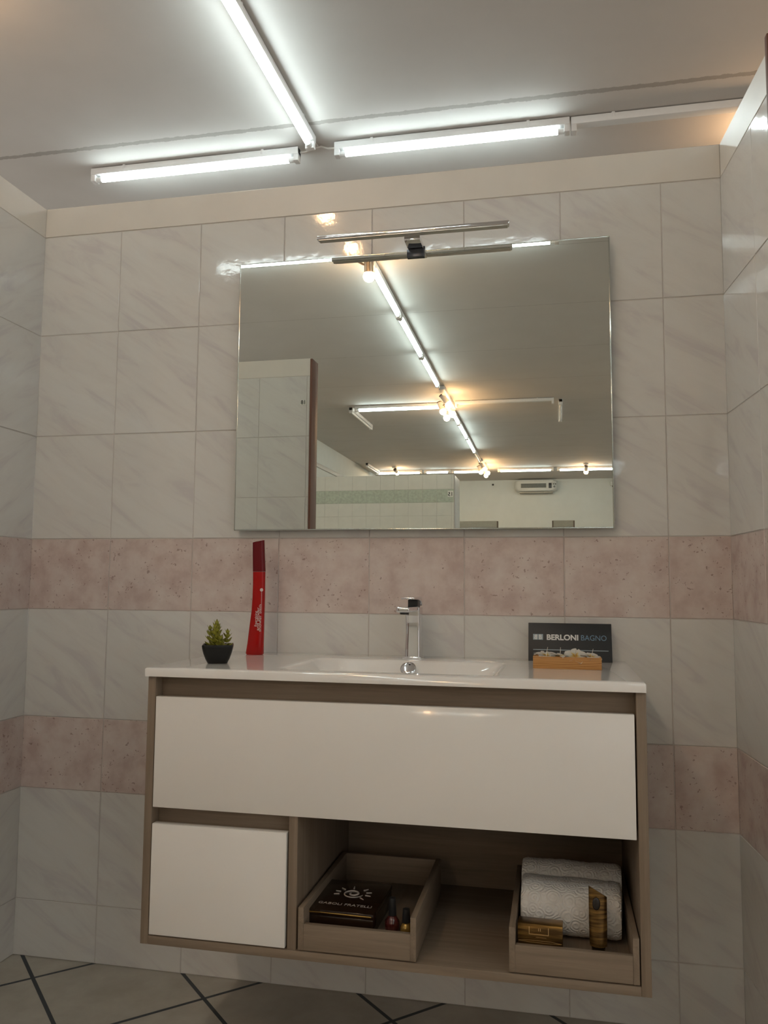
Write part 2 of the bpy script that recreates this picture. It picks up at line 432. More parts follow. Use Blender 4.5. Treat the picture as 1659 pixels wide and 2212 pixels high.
for k in range(9):  # unseen battens added to light the booth from front right
    batten('fluorescent_batten', 1.25, True, 'added unseen lit batten at right, brightening the booth', (4.6, -.4-1.45*k, CEIL), math.pi/2, 'added unseen fill battens at right')

# cables between the battens
b = B(); b.tube([(.118, 2.04, CEIL-.025), (.15, 2.035, CEIL-.028), (.20, 2.03, CEIL-.014), (.24, 2.03, CEIL-.007), (.28, 2.03, CEIL-.024), (.319, 2.03, CEIL-.026)], .006)
b.tube([(.212, 1.94, CEIL-.026), (.216, 1.97, CEIL-.008), (.222, 2.01, CEIL-.006), (.225, 2.03, CEIL-.009)], .004)
tag(obj('cable', b, 'cable'), 'thin white cable joining the three battens above the back wall', 'cable')

# ------------------------------------------------------------------ spotlights
def spot_head(parent, base, tip, mat, r=.034, br=.043):
    """cylindrical head from base to tip with a reflector bulb at the tip"""
    base, tip = Vector(base), Vector(tip); d = (tip-base).normalized()
    b = B(); b.cyl(base, tip-d*.022, r, seg=18); hd = obj('spot_head', b, mat, parent)
    b = B(); b.sphere(tip, br, 18); obj('bulb', b, 'bulb', hd)
    b = B(); b.cyl(base-d*.012, base, r*1.08, seg=18); obj('end_ring', b, 'bracket', hd)
    return hd
def spot_bar(label, loc, heads, L, mat):
    t = thing('spotlight_bar', label, 'spotlight', loc)
    b = B(); b.box(-.035, .035, -L/2, L/2, -.05, 0, .006); obj('ceiling_bar', b, 'whiteplastic', t)
    for base, tip in heads:
        mid = Vector(base)*.6+Vector(tip)*.4
        spot_head(t, base, tip, mat)
        b = B(); b.tube([(mid.x*.2, mid.y, -.045), (mid.x*.6, mid.y+.01, (mid.z-.045)/2-.01), tuple(mid)], .008); obj('bracket', b, 'bracket', t)
    return t
def heads(origin, tips, lean=.16):
    """each tip (world) hangs below and its head reaches back towards +y, a little outwards"""
    r = []
    for k, q in enumerate(tips):
        tip = Vector(q)-origin; r.append((tip+Vector((-.05 if k % 2 else -.085, .0, .118)), tip))
    return r
M['whitespot'] = simple('white_spot_enamel', (.72, .68, .64), .35, .02)
C1 = Vector((.150, -8.18, CEIL))
spot_bar('white bar with four glowing warm bulbs, nearer cluster in the mirror', C1, heads(C1, [(.189, -7.951, 3.27), (.065, -8.347, 3.27), (.168, -8.541, 3.27), (.059, -8.767, 3.27)]), 1.15, 'whitespot')
C2 = Vector((.10, -14.05, CEIL))
spot_bar('white bar with four glowing warm bulbs, farther cluster in the mirror', C2, heads(C2, [(.150, -13.721, 3.27), (.038, -14.169, 3.27), (.163, -14.326, 3.27), (.095, -14.70, 3.27)]), 1.2, 'whitespot')
C0 = Vector((.06, -2.85, CEIL))
spot_bar('brown spotlight bar with warm bulbs, lowest one seen in the mirror under the lamp bar', C0, [(Vector(q)-C0+Vector((.0, .02, .125)), Vector(q)-C0) for q in ((.164, -3.608, 3.27), (.147, -3.064, 3.27), (.112, -2.541, 3.27))], 1.3, 'brown')
def spot_single(label, loc, base, tip, mat, group=None):
    t = thing('spotlight', label, 'spotlight', loc, 0, group)
    b = B(); b.lathe([(.05, 0), (.05, -.018), (.03, -.026)]); obj('ceiling_rose', b, 'whiteplastic', t)
    b = B(); b.tube([(0, 0, -.018), tuple((Vector(base)+Vector(tip))*.5*Vector((.5, .5, 1))), tuple(Vector(base)*.6+Vector(tip)*.4)], .008); obj('bracket', b, 'bracket', t)
    spot_head(t, base, tip, mat); return t
spot_single('single white spotlight with a warm bulb at far right in the mirror', (2.088, -14.40, CEIL), (0, .04, -.06), (0, -.02, -.165), 'whitespot')
spot_single('single white spotlight behind the top of the green banded partition in the mirror', (-1.75, -14.30, CEIL), (.02, .04, -.06), (.05, -.04, -.12), 'whitespot')
spot_single('white spotlight with a warm bulb beyond the upper left corner of the photo', (-1.02, .52, CEIL), (.0, .04, -.06), (.0, -.04, -.13), 'whitespot')
spot_single('white spotlight with a warm bulb hidden behind the right wall', (2.62, 2.32, CEIL), (.0, .04, -.06), (.0, -.04, -.13), 'whitespot')
spot_single('added unseen white spotlight with a warm bulb, brightening the ceiling at right', (2.9, .95, CEIL), (.0, .04, -.06), (.0, -.04, -.13), 'whitespot')  # unseen spotlight added to warm the right part of the ceiling
spot_single('white spotlight with a warm bulb over the aisle, a glint in the right corner tiles', (3.42, -8.20, CEIL), (0, .04, -.06), (0, -.03, -.16), 'whitespot')

# ------------------------------------------------------------------ wall mirror
mt = thing('wall_mirror', 'large frameless rectangular mirror hanging on the tiled back wall', 'mirror', (1.1265, 0, 1.166))
W2, MH = .4945, .7395
b = B(); b.quads([(-W2+.003, -.0305, .003), (W2-.003, -.0305, .003), (W2-.003, -.0305, MH-.003), (-W2+.003, -.0305, MH-.003)], [(0, 1, 2, 3)]); 
b.box(-W2+.003, W2-.003, -.0304, -.026, .003, MH-.003); obj('mirror_glass', b, 'glass', mt)
b = B()
for (x0, x1, z0, z1) in ((-W2, -W2+.003, 0, MH), (W2-.003, W2, 0, MH), (-W2+.003, W2-.003, 0, .003), (-W2+.003, W2-.003, MH-.003, MH)):
    b.box(x0, x1, -.0302, -.0255, z0, z1, .0006)
obj('polished_edge', b, 'edge', mt)
b = B(); b.box(-W2+.03, W2-.03, -.026, -.002, .03, MH-.03); obj('backing_board', b, simple('backing_board', (.25, .24, .22), .8), mt)

# ------------------------------------------------------------------ lamp above the mirror
lt = thing('mirror_lamp', 'slim chrome bar lamp clamped to the top edge of the mirror', 'lamp', (1.126, -.030, 1.908), 0)
b = B(); b.box(-.2495, .2495, -.0835, -.0605, .0125, .0235, .003, seg=3); obj('lamp_bar', b, 'chrome', lt)
b = B(); b.box(-.244, .244, -.0815, -.0625, .0110, .0124); obj('diffuser', b, 'satin', lt)
b = B(); b.prism([(-.021, .0), (.021, 0), (.021, .012), (-.021, .012)], -.0620, .006, bev=.002); obj('arm', b, 'chrome', lt)
b = B(); b.box(-.023, .023, -.0085, -.0015, -.022, -.0005, .001); b.box(-.023, .023, .006, .012, -.022, .012, .001); obj('clamp', b, simple('dark_chrome_clamp', (.10, .11, .13), .25, .03, metal=.8), lt)

# ------------------------------------------------------------------ vanity cabinet
X0, X1, YF, YB, ZB, ZT = .6215, 1.6435, -.458, -.004, .275, .8245
v = thing('vanity_cabinet', 'wall hung grey oak vanity cabinet with white glossy drawer fronts', 'cabinet', (1.1325, -.23, ZB))
def vb(x0, x1, y0, y1, z0, z1, bev=.0012, **k): return B().box(x0-1.1325, x1-1.1325, y0+.23, y1+.23, z0-ZB, z1-ZB, bev, **k)
TH = .0175
obj('side_panel', vb(X0, X0+TH, YF, YB, ZB, ZT), 'woodv', v)
obj('side_panel', vb(X1-TH-.001, X1, YF, YB, ZB, ZT), 'woodv', v)
obj('bottom_panel', vb(X0+TH, X1-TH-.001, YF, YB, ZB, ZB+TH), 'wood', v)
obj('back_panel', vb(X0+TH, X1-TH-.001, -.030, -.012, ZB+TH, ZT), 'wood', v)
obj('top_rail', vb(X0+TH, X1-TH-.001, YF+.030, YF+.046, .770, ZT), 'wood', v)
obj('middle_shelf', vb(X0+TH, X1-TH-.001, YF+.02, -.03, .556, .566), 'wood', v)
obj('middle_rail', vb(X0+TH, .9415, YF+.030, YF+.046, .500, .556), 'wood', v)
obj('divider_panel', vb(.9415, .9605, YF+.003, -.03, ZB+TH, .5555), 'woodv', v)
d = obj('drawer', vb(X0+TH+.002, 1.6215, YF-.001, YF+.018, .5535, .7835, .0012), 'lacquer', v); d['label'] = 'wide white glossy drawer front'
d = obj('drawer', vb(X0+TH+.002, .938, YF-.001, YF+.018, .2955, .520, .0012), 'lacquer', v); d['label'] = 'small square white glossy drawer front'
def tray(x0, x1):
    y0, y1, z0 = YF-.001, -.105, .2955
    hs, hf, t = .082, .050, .0115
    g = obj('tray', vb(x0+t, x1-t, y0+.013, y1-.012, z0+.010, z0+.022, .0005), 'woody', v)
    for a, c in ((x0, x0+t), (x1-t, x1)): obj('tray_side', vb(a, c, y0, y1, z0, z0+hs, .0008), 'woody', g)
    obj('tray_front', vb(x0+t, x1-t, y0+.0005, y0+.0125, z0, z0+hf, .0008), 'wood', g)
    obj('tray_back', vb(x0+t, x1-t, y1-.0115, y1, z0, z0+hs, .0008), 'wood', g)
tray(.9655, 1.2055); tray(1.3845, 1.6225)

# ------------------------------------------------------------------ washbasin worktop with moulded bowl
CT = .843
wb = thing('washbasin', 'glossy white worktop with moulded washbasin on the vanity cabinet', 'washbasin', (1.130, -.233, .8255))
def bowl(x, y):
    """depth below the rim, world coordinates"""
    fx = min((x-.898)/.080, (1.362-x)/.075); fyb = (-.128-y)/.060; fyf = (y+.410)/.040
    def ss(t):
        w = .16
        if t <= 0: return 0.0
        if t < w: return t*t/(2*w)/(1-w)
        if t < 1-w: return (t-w/2)/(1-w)
        if t < 1: return 1-(1-t)**2/(2*w)/(1-w)
        return 1.0
    return -.066*(ss(fx)*ss(fyb)*ss(fyf))**.85
def worktop():
    bm = bmesh.new(); x0, x1, y0, y1 = .6165, 1.6435, -.465, -.0025
    xs = [x0, x0+.002] + [.70, .80, .88] + [.894+.00665*k for k in range(72)] + [1.45, 1.55] + [x1-.002, x1]
    ys = [y0, y0+.002, y0+.03] + [-.418+.0040*k for k in range(74)] + [-.06, y1-.002, y1]
    zt = CT-.8255; g = []
    for j, y in enumerate(ys):
        row = []
        for i, x in enumerate(xs):
            z = zt + bowl(x, y)
            if i in (0, len(xs)-1) or j in (0, len(ys)-1): z -= .002
            row.append(bm.verts.new((x-1.130, y+.233, z)))
        g.append(row)
    for a, c in zip(g, g[1:]):
        for i in range(len(xs)-1): bm.faces.new((a[i], a[i+1], c[i+1], c[i]))
    ring = [g[0][i] for i in range(len(xs))] + [g[j][-1] for j in range(1, len(ys))] + [g[-1][i] for i in range(len(xs)-2, -1, -1)] + [g[j][0] for j in range(len(ys)-2, 0, -1)]
    low = [bm.verts.new((q.co.x, q.co.y, 0)) for q in ring]; n = len(ring)
    for i in range(n): bm.faces.new((ring[(i+1) % n], ring[i], low[i], low[(i+1) % n]))
    # underside with the bowl hanging through
    sh = [[bm.verts.new((min(max(x, x0+.0), x1)-1.130, y+.233, min(0, zt+bowl(x, y)-.012))) for x in xs[1:-1]] for y in ys[1:-1]]
    for a, c in zip(sh, sh[1:]):
        for i in range(len(a)-1): bm.faces.new((a[i+1], a[i], c[i], c[i+1]))
    return bm
obj('basin_top', worktop(), 'ceramic', wb, 50)
# overflow cover on the sloping back of the bowl
b = B(); b.lathe([(.0188, 0), (.0188, .002), (.0165, .0042), (.010, .0055), (.0001, .0060)], seg=32)
oc = obj('overflow_cover', b, 'chrome', wb, 40)
oc.location = (1.135-1.130, -.1655+.233, .8262-.8255); oc.rotation_euler = (math.radians(52), 0, 0)
b = B(); b.lathe([(.030, 0), (.030, .004), (.024, .006), (.0001, .0068)], seg=32)
dp = obj('drain_plug', b, 'chrome', wb, 40); dp.location = (1.13-1.13, -.30+.233, CT-.062-.8255)

# ------------------------------------------------------------------ tap
fa = thing('basin_tap', 'square chrome mixer tap standing behind the washbasin bowl', 'tap', (1.1335, -.078, CT), math.radians(-3.5))
b = B(); b.box(-.0235, .0235, -.0265, .0255, 0, .006, .0015); obj('base_plate', b, 'chrome', fa)
b = B()
prof = [(.006, -.0205, .019), (.03, -.0195, .0185), (.06, -.0165, .0178), (.09, -.0165, .0178), (.105, -.0195, .0182), (.1255, -.0205, .0182)]
rings = []
for z, yf, hx in prof:
    r = .004; pts = []
    for cx, cy, a0 in ((hx-r, .020-r, 0), (-hx+r, .020-r, 90), (-hx+r, yf+r, 180), (hx-r, yf+r, 270)):
        for k in range(5):
            a = math.radians(a0+k*22.5); pts.append((cx+r*math.cos(a), cy+r*math.sin(a), z))
    rings.append(pts)
b.loft(rings); obj('tap_body', b, 'chrome', fa, 40)
b = B(); b.box(-.0162, .0162, -.118, -.012, .1165, .1290, .004, seg=4); sp = obj('spout', b, 'chrome', fa, 40)
b = B(); b.cyl((0, -.100, .1165), (0, -.100, .1115), .0115, .0105, 24); obj('aerator', b, 'dark', sp)
b = B(); b.box(-.0125, .0125, -.016, .014, .1255, .1445, .002); obj('handle_neck', b, 'dark', fa)  # neck coloured black: a dark reflection put into the colour
lv = []
for y, z0, z1, hx in ((.020, .129, .151, .0165), (.010, .141, .1525, .0172), (-.02, .1445, .1515, .0172), (-.070, .1465, .1505, .0165)):
    lv.append([(-hx, y, z0), (hx, y, z0), (hx, y, z1), (-hx, y, z1)])
o_ = B(); o_.loft(lv); bmesh.ops.bevel(o_.bm, geom=o_.bm.edges[:], offset=.0012, segments=2, profile=.5, affect='EDGES'); obj('lever', o_, 'chrome', fa, 40)

# ------------------------------------------------------------------ succulent in a black pot
pl = thing('potted_succulent', 'small green artificial succulent in a black square pot on the worktop', 'plant', (.7187, -.318, CT), math.radians(21))
def sq(hx, hy, z, r, n=5):
    pts = []
    for cx, cy, a0 in ((hx-r, hy-r, 0), (-hx+r, hy-r, 90), (-hx+r, -hy+r, 180), (hx-r, -hy+r, 270)):
        for k in range(n):
            a = math.radians(a0+90*k/(n-1)); pts.append((cx+r*math.cos(a), cy+r*math.sin(a), z))
    return pts
b = B(); rr = [(h_*.94, z_, r_) for h_, z_, r_ in [(.021, 0, .008), (.0235, .001, .009), (.0285, .010, .010), (.0335, .023, .010), (.0365, .035, .009), (.0371, .0405, .008), (.0360, .0425, .007), (.0340, .0425, .006), (.0325, .040, .006), (.0310, .034, .006)]]
b.loft([sq(h, h, z, r) for h, z, r in rr]); obj('pot', b, simple('black_ceramic', (.010, .010, .010), .38, .1, spec=.3), pl, 40)
b = B(); b.box(-.0285, .0285, -.0285, .0285, .0305, .036, .004); obj('soil', b, simple('dark_moss', (.05, .045, .025), .9, .3, 200), pl)
def mat_leaf():
    m = NT('succulent_leaf'); m.setp(rough=.42, spec=.4)
    at = m.n('ShaderNodeVertexColor'); at.layer_name = 'tip'
    c = m.ramp(m.noise(70, 2, m.coords()), [(.3, (.23, .24, .035)), (.7, (.42, .41, .06))])
    sx = m.n('ShaderNodeSeparateColor'); m.l(at.outputs['Color'], sx.inputs[0])
    m.col(m.mix(m.math('POWER', sx.outputs[0], 2.5), c, (.05, .022, .012))); return m.m
def succulent():
    bm = bmesh.new(); lay = bm.loops.layers.color.new('tip')
    def leaf(base, yaw, pitch, L, Wd):
        rings = []; N = 7; R = Matrix.Rotation(yaw, 3, 'Z')
        for i in range(N):
            t = i/(N-1); w = Wd*math.sin(math.pi*min(1, .22+.78*t)**1.1)*(1 if t < 1 else .05)+.0002; th = w*.42
            x = L*t; z = L*(math.sin(pitch)*t + .38*t*t); x *= math.cos(pitch)*.95
            ring = []
            for k in range(8):
                a = 2*math.pi*k/8
                ring.append((bm.verts.new(Vector(base)+R @ Vector((x, w*math.cos(a), z+th*math.sin(a)))), t))
            rings.append(ring)
        for p, q in zip(rings, rings[1:]):
            for k in range(8):
                c4 = (p[k], p[(k+1) % 8], q[(k+1) % 8], q[k]); f = bm.faces.new([u[0] for u in c4])
                for lp, u in zip(f.loops, c4): lp[lay] = (u[1], u[1], u[1], 1)
        f = bm.faces.new([u[0] for u in rings[-1]])
        for lp in f.loops: lp[lay] = (1, 1, 1, 1)
    def shoot(ox, oy, z0, z1, tiers, L0, L1, lean=(0, 0)):
        for i in range(tiers):
            t = i/(tiers-1); n = 5 if t < .8 else 4; L = L0+(L1-L0)*t
            for k in range(n):
                leaf((ox+lean[0]*t, oy+lean[1]*t, z0+(z1-z0)*t), 2*math.pi*k/n+i*.55+random.uniform(-.1, .1), math.radians(8+40*t)+random.uniform(-.08, .08), L*random.uniform(.9, 1.1), L*.34)
    shoot(-.004, -.003, .038, .086, 7, .0235, .0115)
    shoot(.019, .002, .038, .066, 4, .0165, .011, (.002, 0))
    shoot(-.017, .004, .040, .074, 4, .0165, .011, (-.002, 0))
    shoot(.006, -.017, .038, .054, 3, .0150, .010)
    bmesh.ops.recalc_face_normals(bm, faces=bm.faces); return bm
obj('succulent', succulent(), mat_leaf(), pl, 60)

# ------------------------------------------------------------------ red bottle
bo = thing('red_bottle', 'tall slim curved red bottle with dark red cap beside the succulent', 'bottle', (.7197, -.085, CT))
def redmat(name, c, tr):
    m = NT(name); m.setp(color=c, rough=.10, trans=tr, ior=1.35, spec=.5); return m.m
prof = [(.0, .6968, .7427), (.003, .6964, .7432), (.0265, .7000, .7431), (.075, .7052, .7436), (.1106, .7094, .7436), (.146, .7111, .7440), (.182, .7116, .7439), (.2118, .7111, .7438)]
rings = []
for z, xl, xr in prof:
    cx, hx = (xl+xr)/2-.7197, (xr-xl)/2; hy = hx*.62 if z > .01 else hx*.62
    if z == 0: hx -= .002; hy -= .002
    rings.append([(cx+hx*math.copysign(abs(math.cos(a))**.75, math.cos(a)), hy*math.copysign(abs(math.sin(a))**.75, math.sin(a)), z) for a in [2*math.pi*k/32 for k in range(32)]])
b = B(); b.loft(rings); obj('bottle_body', b, redmat('red_glass', (.50, .012, .010), .25), bo, 50)
b = B(); rings = []
for z, xl, xr, sl in ((.2122, .7109, .7440, 0), (.214, .7107, .7442, 0), (.2541, .7093, .7416, 0), (.289, .7085, .7395, .0035)):
    cx, hx = (xl+xr)/2-.7197, (xr-xl)/2; hy = hx*.62
    rings.append([(cx+hx*math.copysign(abs(math.cos(a))**.75, math.cos(a)), hy*math.copysign(abs(math.sin(a))**.75, math.sin(a)), z+sl*math.cos(a)+(sl*.4 if sl else 0)) for a in [2*math.pi*k/32 for k in range(32)]])
b.loft(rings); obj('cap', b, redmat('dark_red_plastic', (.17, .010, .014), .12), bo, 50)
M['whiteprint'] = simple('white_print', (.72, .60, .58), .5, 0)
YS = -.0212
b = B(); b.cyl((.0215, YS+.0035, .1655), (.0215, YS+.0045, .1655), .0042, seg=20); b.box(.0212, .0218, YS+.0035, YS+.0045, .118, .162); obj('print_dot', b, 'whiteprint', bo)
for k, (tx, z0, x, sx_) in enumerate((('Energising', .0720, .0122, 1.0), ('and power', .0620, .0172, 1.38), ('shower bath', .0590, .0222, 1.42))):
    text_obj('print', tx, .0098, 'whiteprint', bo, (x, YS+.0012+.0011*k, z0), (math.radians(90), math.radians(-90), math.radians(4)), sx=sx_)

# ------------------------------------------------------------------ display sign
sg = thing('display_sign', 'black sign with white and blue lettering leaning on the wall at right', 'sign', (1.5105, -.052, CT), math.radians(0))
lean = math.radians(-17); 
SW, SH = .198, .0945
pan = B(); pan.box(-SW/2, SW/2, 0, .003, 0, SH, .0006); pn = obj('sign_panel', pan, simple('black_card', (.010, .010, .011), .45, .1), sg); pn.rotation_euler = (lean, 0, 0)
M['signblue'] = simple('pale_blue_print', (.16, .27, .38), .5, 0); M['signwhite'] = simple('white_lettering', (.72, .71, .69), .5, 0); M['signgrey'] = simple('grey_blue_print', (.36, .43, .47), .5, 0)
RX = (math.radians(90), 0, 0)
text_obj('lettering', 'BERLONI', .0186, 'signwhite', pn, (-.0555, -.0003, .0525), RX, bold=.0006, sx=1.03)
text_obj('lettering', 'BAGNO', .0186, 'signblue', pn, (.0258, -.0003, .0525), RX, bold=-.0001, sx=.93)
b = B(); b.box(-.0875, -.0760, -.0006, -.0001, .0520, .0660); b.box(-.0752, -.0637, -.0006, -.0001, .0520, .0660); obj('logo_square', b, 'signgrey', pn)
o = text_obj('logo_letter', 'B', .0150, M['signwhite'], pn, (-.0770, -.0010, .0537), RX, bold=.0004, sx=-.9)
o = text_obj('logo_letter', 'B', .0150, M['signwhite'], pn, (-.0742, -.0010, .0537), RX, bold=.0004, sx=.9)
b = B(); b.box(-.0875, .0905, -.0006, -.0001, .0268, .0284); obj('rule_line', b, 'signgrey', pn)
text_obj('lettering', 'bo', .0165, 'signwhite', pn, (-.0865, -.0003, .0085), RX, bold=-.0001, sx=.95)

# ------------------------------------------------------------------ wooden block tray with flower candles
def mat_pine():
    m = NT('orange_pine'); m.setp(rough=.5, spec=.4)
    v = m.coords((6, 30, 70), (0, math.radians(7), 0))
    w = m.n('ShaderNodeTexWave'); w.wave_type = 'BANDS'; w.bands_direction = 'Z'; w.inputs['Scale'].default_value = 1.3; w.inputs['Distortion'].default_value = 5; w.inputs['Detail'].default_value = 2
    m.l(v, w.inputs['Vector'])
    m.col(m.ramp(w.outputs['Fac'], [(.1, (.33, .135, .033)), (.5, (.52, .25, .075)), (.85, (.58, .31, .105))])); return m.m
M['pine'] = mat_pine()
wx = thing('wooden_box', 'low orange pine box filled with frangipani flowers in front of the sign', 'box', (1.5013, -.215, CT))
bw, bd, bh, t = .0735, .023, .0262, .004
b = B(); b.box(-bw, bw, -bd, -bd+t, 0, bh, .0006); b.box(-bw, bw, bd-t, bd, 0, bh, .0006); b.box(-bw, -bw+t, -bd+t, bd-t, 0, bh, .0006); b.box(bw-t, bw, -bd+t, bd-t, 0, bh, .0006); b.box(-bw+t, bw-t, -bd+t, bd-t, 0, .004)
obj('box_body', b, 'pine', wx)
b = B(); b.box(-bw+t, bw-t, -bd+t, bd-t, .0045, .020, .001); obj('box_filling', b, simple('brown_filling', (.25, .13, .055), .8, .2, 150), wx)
def mat_petal():
    m = NT('frangipani_petal'); m.setp(rough=.5, spec=.3, sheen=.1)
    at = m.n('ShaderNodeVertexColor'); at.layer_name = 'core'; s = m.n('ShaderNodeSeparateColor'); m.l(at.outputs['Color'], s.inputs[0])
    m.col(m.ramp(s.outputs[0], [(.36, (.92, .88, .81)), (.58, (.88, .72, .30)), (.85, (.80, .42, .03))])); return m.m
M['petal'] = mat_petal(); M['wick'] = simple('waxed_wick', (.72, .66, .58), .6, .02)
def flower(name, label, loc, size, rz, tiltx):
    bm = bmesh.new(); lay = bm.loops.layers.color.new('core')
    for p in range(5):
        R = Matrix.Rotation(2*math.pi*p/5, 3, 'Z'); g = []
        for i in range(9):
            t = i/8; row = []
            for j in range(7):
                s = j/6*2-1; w = size*.44*(math.sin(math.pi*(.06+.88*t**.8)))**.8
                x = size*(t*.95+.02); y = s*w + .12*size*t; z = size*(.10+.42*t-.46*t*t) + size*.12*(s*s)*t + size*.06*s*(1-t)
                row.append((bm.verts.new(R @ Vector((x, y, z))), 1-t))
            g.append(row)
        for a, c in zip(g, g[1:]):
            for j in range(6):
                c4 = (a[j], a[j+1], c[j+1], c[j]); f = bm.faces.new([q[0] for q in c4])
                for lp, q in zip(f.loops, c4): lp[lay] = (q[1]**1.3,)*3+(1,)
    bmesh.ops.solidify(bm, geom=bm.faces[:], thickness=.0007)
    t_ = thing(name, label, 'flower', loc, rz, 'frangipani flowers in the pine box')
    t_.rotation_euler = (tiltx, 0, rz)
    obj('petals', bm, 'petal', t_, 80)
    b = B(); b.tube([(0, 0, .001), (.001, 0, size*.5), (.0025, .001, size*.86)], [.0007, .0006, .0004], 6); obj('pistil', b, 'wick', t_)
    return t_
FZ = CT+.0235
flower('frangipani_flower', 'white frangipani at the left end of the pine box', (1.4560, -.2150, FZ), .0265, .3, math.radians(14))
flower('frangipani_flower', 'white frangipani with yellow heart, second from left in the pine box', (1.4860, -.2160, FZ), .0255, 1.1, math.radians(4))
flower('frangipani_flower', 'white frangipani with a wide orange heart, just right of the middle of the pine box', (1.5190, -.2170, FZ+.0005), .0275, .0, math.radians(32))
flower('frangipani_flower', 'white frangipani at the right end of the pine box', (1.5530, -.2150, FZ), .0245, .7, math.radians(16))

# ------------------------------------------------------------------ contents of the left tray
TZ = .2955+.0222
M['darkbox'] = simple('dark_brown_gloss_card', (.022, .011, .006), .14, .1, 20); M['gold'] = NT('gold_foil').setp(color=(.75, .50, .16), rough=.22, metal=1).m
bx = thing('gift_box', 'dark brown box with a spiral sun logo in the left tray', 'box', (1.0445, -.335, TZ), math.radians(-1.5))
b = B(); b.box(-.069, .069, -.085, .085, 0, .0325, .0015); obj('box_body', b, 'darkbox', bx)
b = B(); b.box(-.070, .070, -.086, .086, .0328, .0440, .002); ld = obj('lid', b, 'darkbox', bx)
b = B(); b.box(-.066, .066, -.0875, -.0862, .0372, .0400, .0005); e = obj('gold_edge', b, 'gold', ld); e['label'] = 'shining gold strip'
M['logo'] = simple('silver_print', (.50, .45, .42), .35, 0)
b = B(); pts = []
for k in range(44):
    a = math.radians(150+k*13.0); r = .0045+.0175*(k/43)**1.0
    pts.append((r*math.cos(a)*1.05, .012+r*math.sin(a)*1.05, .0444))
b.tube(pts, [.0009+.0011*math.sin(math.pi*min(1, k/38)) for k in range(44)], 6)
for a in (195, 168, 140, 100, 50, 20, -8, -42):
    c, s_ = math.cos(math.radians(a)), math.sin(math.radians(a)); b.tube([(.029*c, .012+.029*s_, .0443), (.041*c, .012+.041*s_, .0443)], [.0016, .0010], 6)
obj('sun_logo', b, 'logo', ld)
text_obj('lettering', 'GABOLI FRATELLI', .0150, 'logo', ld, (.0, -.054, .0441), (0, 0, 0), align='CENTER', sx=.98)
def polish(label, loc, r, hb, rc, hc, mat, capmat):
    t = thing('nail_polish_bottle', label, 'bottle', loc, 0, 'small bottles in the left tray')
    b = B(); b.lathe([(r*.75, 0), (r, .002), (r*1.05, hb*.35), (r*1.0, hb*.65), (r*.55, hb*.95), (r*.45, hb)], seg=24); obj('bottle_body', b, mat, t, 50)
    b = B(); b.lathe([(rc, hb+.0002), (rc, hb+.003), (rc*.82, hb+hc), (rc*.6, hb+hc+.001)], seg=20); obj('cap', b, capmat, t)
m_ = NT('burgundy_glass'); m_.setp(color=(.085, .016, .014), rough=.06, coat=1.0, coatr=.02)
polish('round burgundy nail polish bottle with tall black cap right of the dark box', (1.1425, -.378, TZ), .0150, .030, .0085, .034, m_.m, 'dark')
m_ = NT('golden_lacquer'); m_.setp(color=(.40, .25, .06), rough=.2, metal=.5)
polish('smaller golden bottle with black cap in the tray corner', (1.1740, -.392, TZ), .0115, .024, .0085, .026, m_.m, 'dark')

# ------------------------------------------------------------------ contents of the right tray
tw = thing('towel', 'white patterned hand towel folded into a roll in the right tray', 'towel', (1.503, -.285, TZ), math.radians(-2))
def mat_towel():
    m = NT('white_terry'); m.setp(rough=.95, spec=.1, sheen=.4)
    v = m.coords((1, 1, 1))
    vo = m.n('ShaderNodeTexVoronoi'); vo.inputs['Scale'].default_value = 46; m.l(v, vo.inputs['Vector'])
    w = m.math('SINE', m.math('MULTIPLY', vo.outputs['Distance'], 26))
    h = m.math('ADD', m.math('MULTIPLY', w, .7), m.math('MULTIPLY', m.noise(420, 3, v), .8))
    m.col(m.ramp(m.noise(25, 3, v), [(.3, (.70, .67, .62)), (.7, (.80, .775, .73))])); m.bump(h, .6, .0019); return m.m
M['towel'] = mat_towel()
def towel_layer(hx, prof, jit=.0012):
    bm = bmesh.new(); n = len(prof); g = []
    xs = [-hx+2*hx*i/40 for i in range(41)]
    for x in xs:
        e = max(0, (abs(x)-hx+.012)/.012); row = []
        for (y, z) in prof:
            f = math.sin(x*60+y*40)*.0008
            cy, cz = -.01, .055
            row.append(bm.verts.new((x, cy+(y-cy)*(1-.05*e*e)+random.uniform(-jit, jit)*.6, cz+(z-cz)*(1-.06*e*e)+f+random.uniform(-jit, jit)*.5)))
        g.append(row)
    for a, c in zip(g, g[1:]):
        for j in range(n):
            bm.faces.new((a[j], a[(j+1) % n], c[(j+1) % n], c[j]))
    bm.faces.new(g[0][::-1]); bm.faces.new(g[-1])
    bmesh.ops.recalc_face_normals(bm, faces=bm.faces); return bm
def lobe(cy, cz, ry, rz, n=28, p=.8):
    return [(cy+ry*math.copysign(abs(math.cos(2*math.pi*k/n))**p, math.cos(2*math.pi*k/n)), cz+rz*math.copysign(abs(math.sin(2*math.pi*k/n))**p, math.sin(2*math.pi*k/n))) for k in range(n)]
obj('outer_fold', towel_layer(.098, lobe(-.018, .0512, .062, .0505)), 'towel', tw, 80)
obj('inner_fold', towel_layer(.1025, lobe(.052, .0585, .045, .0578)), 'towel', tw, 80)
def mat_goldcard(name, dark):
    m = NT(name); m.setp(rough=.28, metal=.75, spec=.5)
    v = m.coords((14, 14, 160)); f = m.noise(1.0, 3, v)
    m.col(m.ramp(f, [(.40, (.10*dark, .055*dark, .018*dark)), (.60, (.30*dark, .17*dark, .05*dark)), (.75, (.60*dark, .34*dark, .09*dark))])); return m.m
gb = thing('gold_box', 'small bronze gold carton standing before the towel at left', 'box', (1.4425, -.4095, TZ), math.radians(-2))
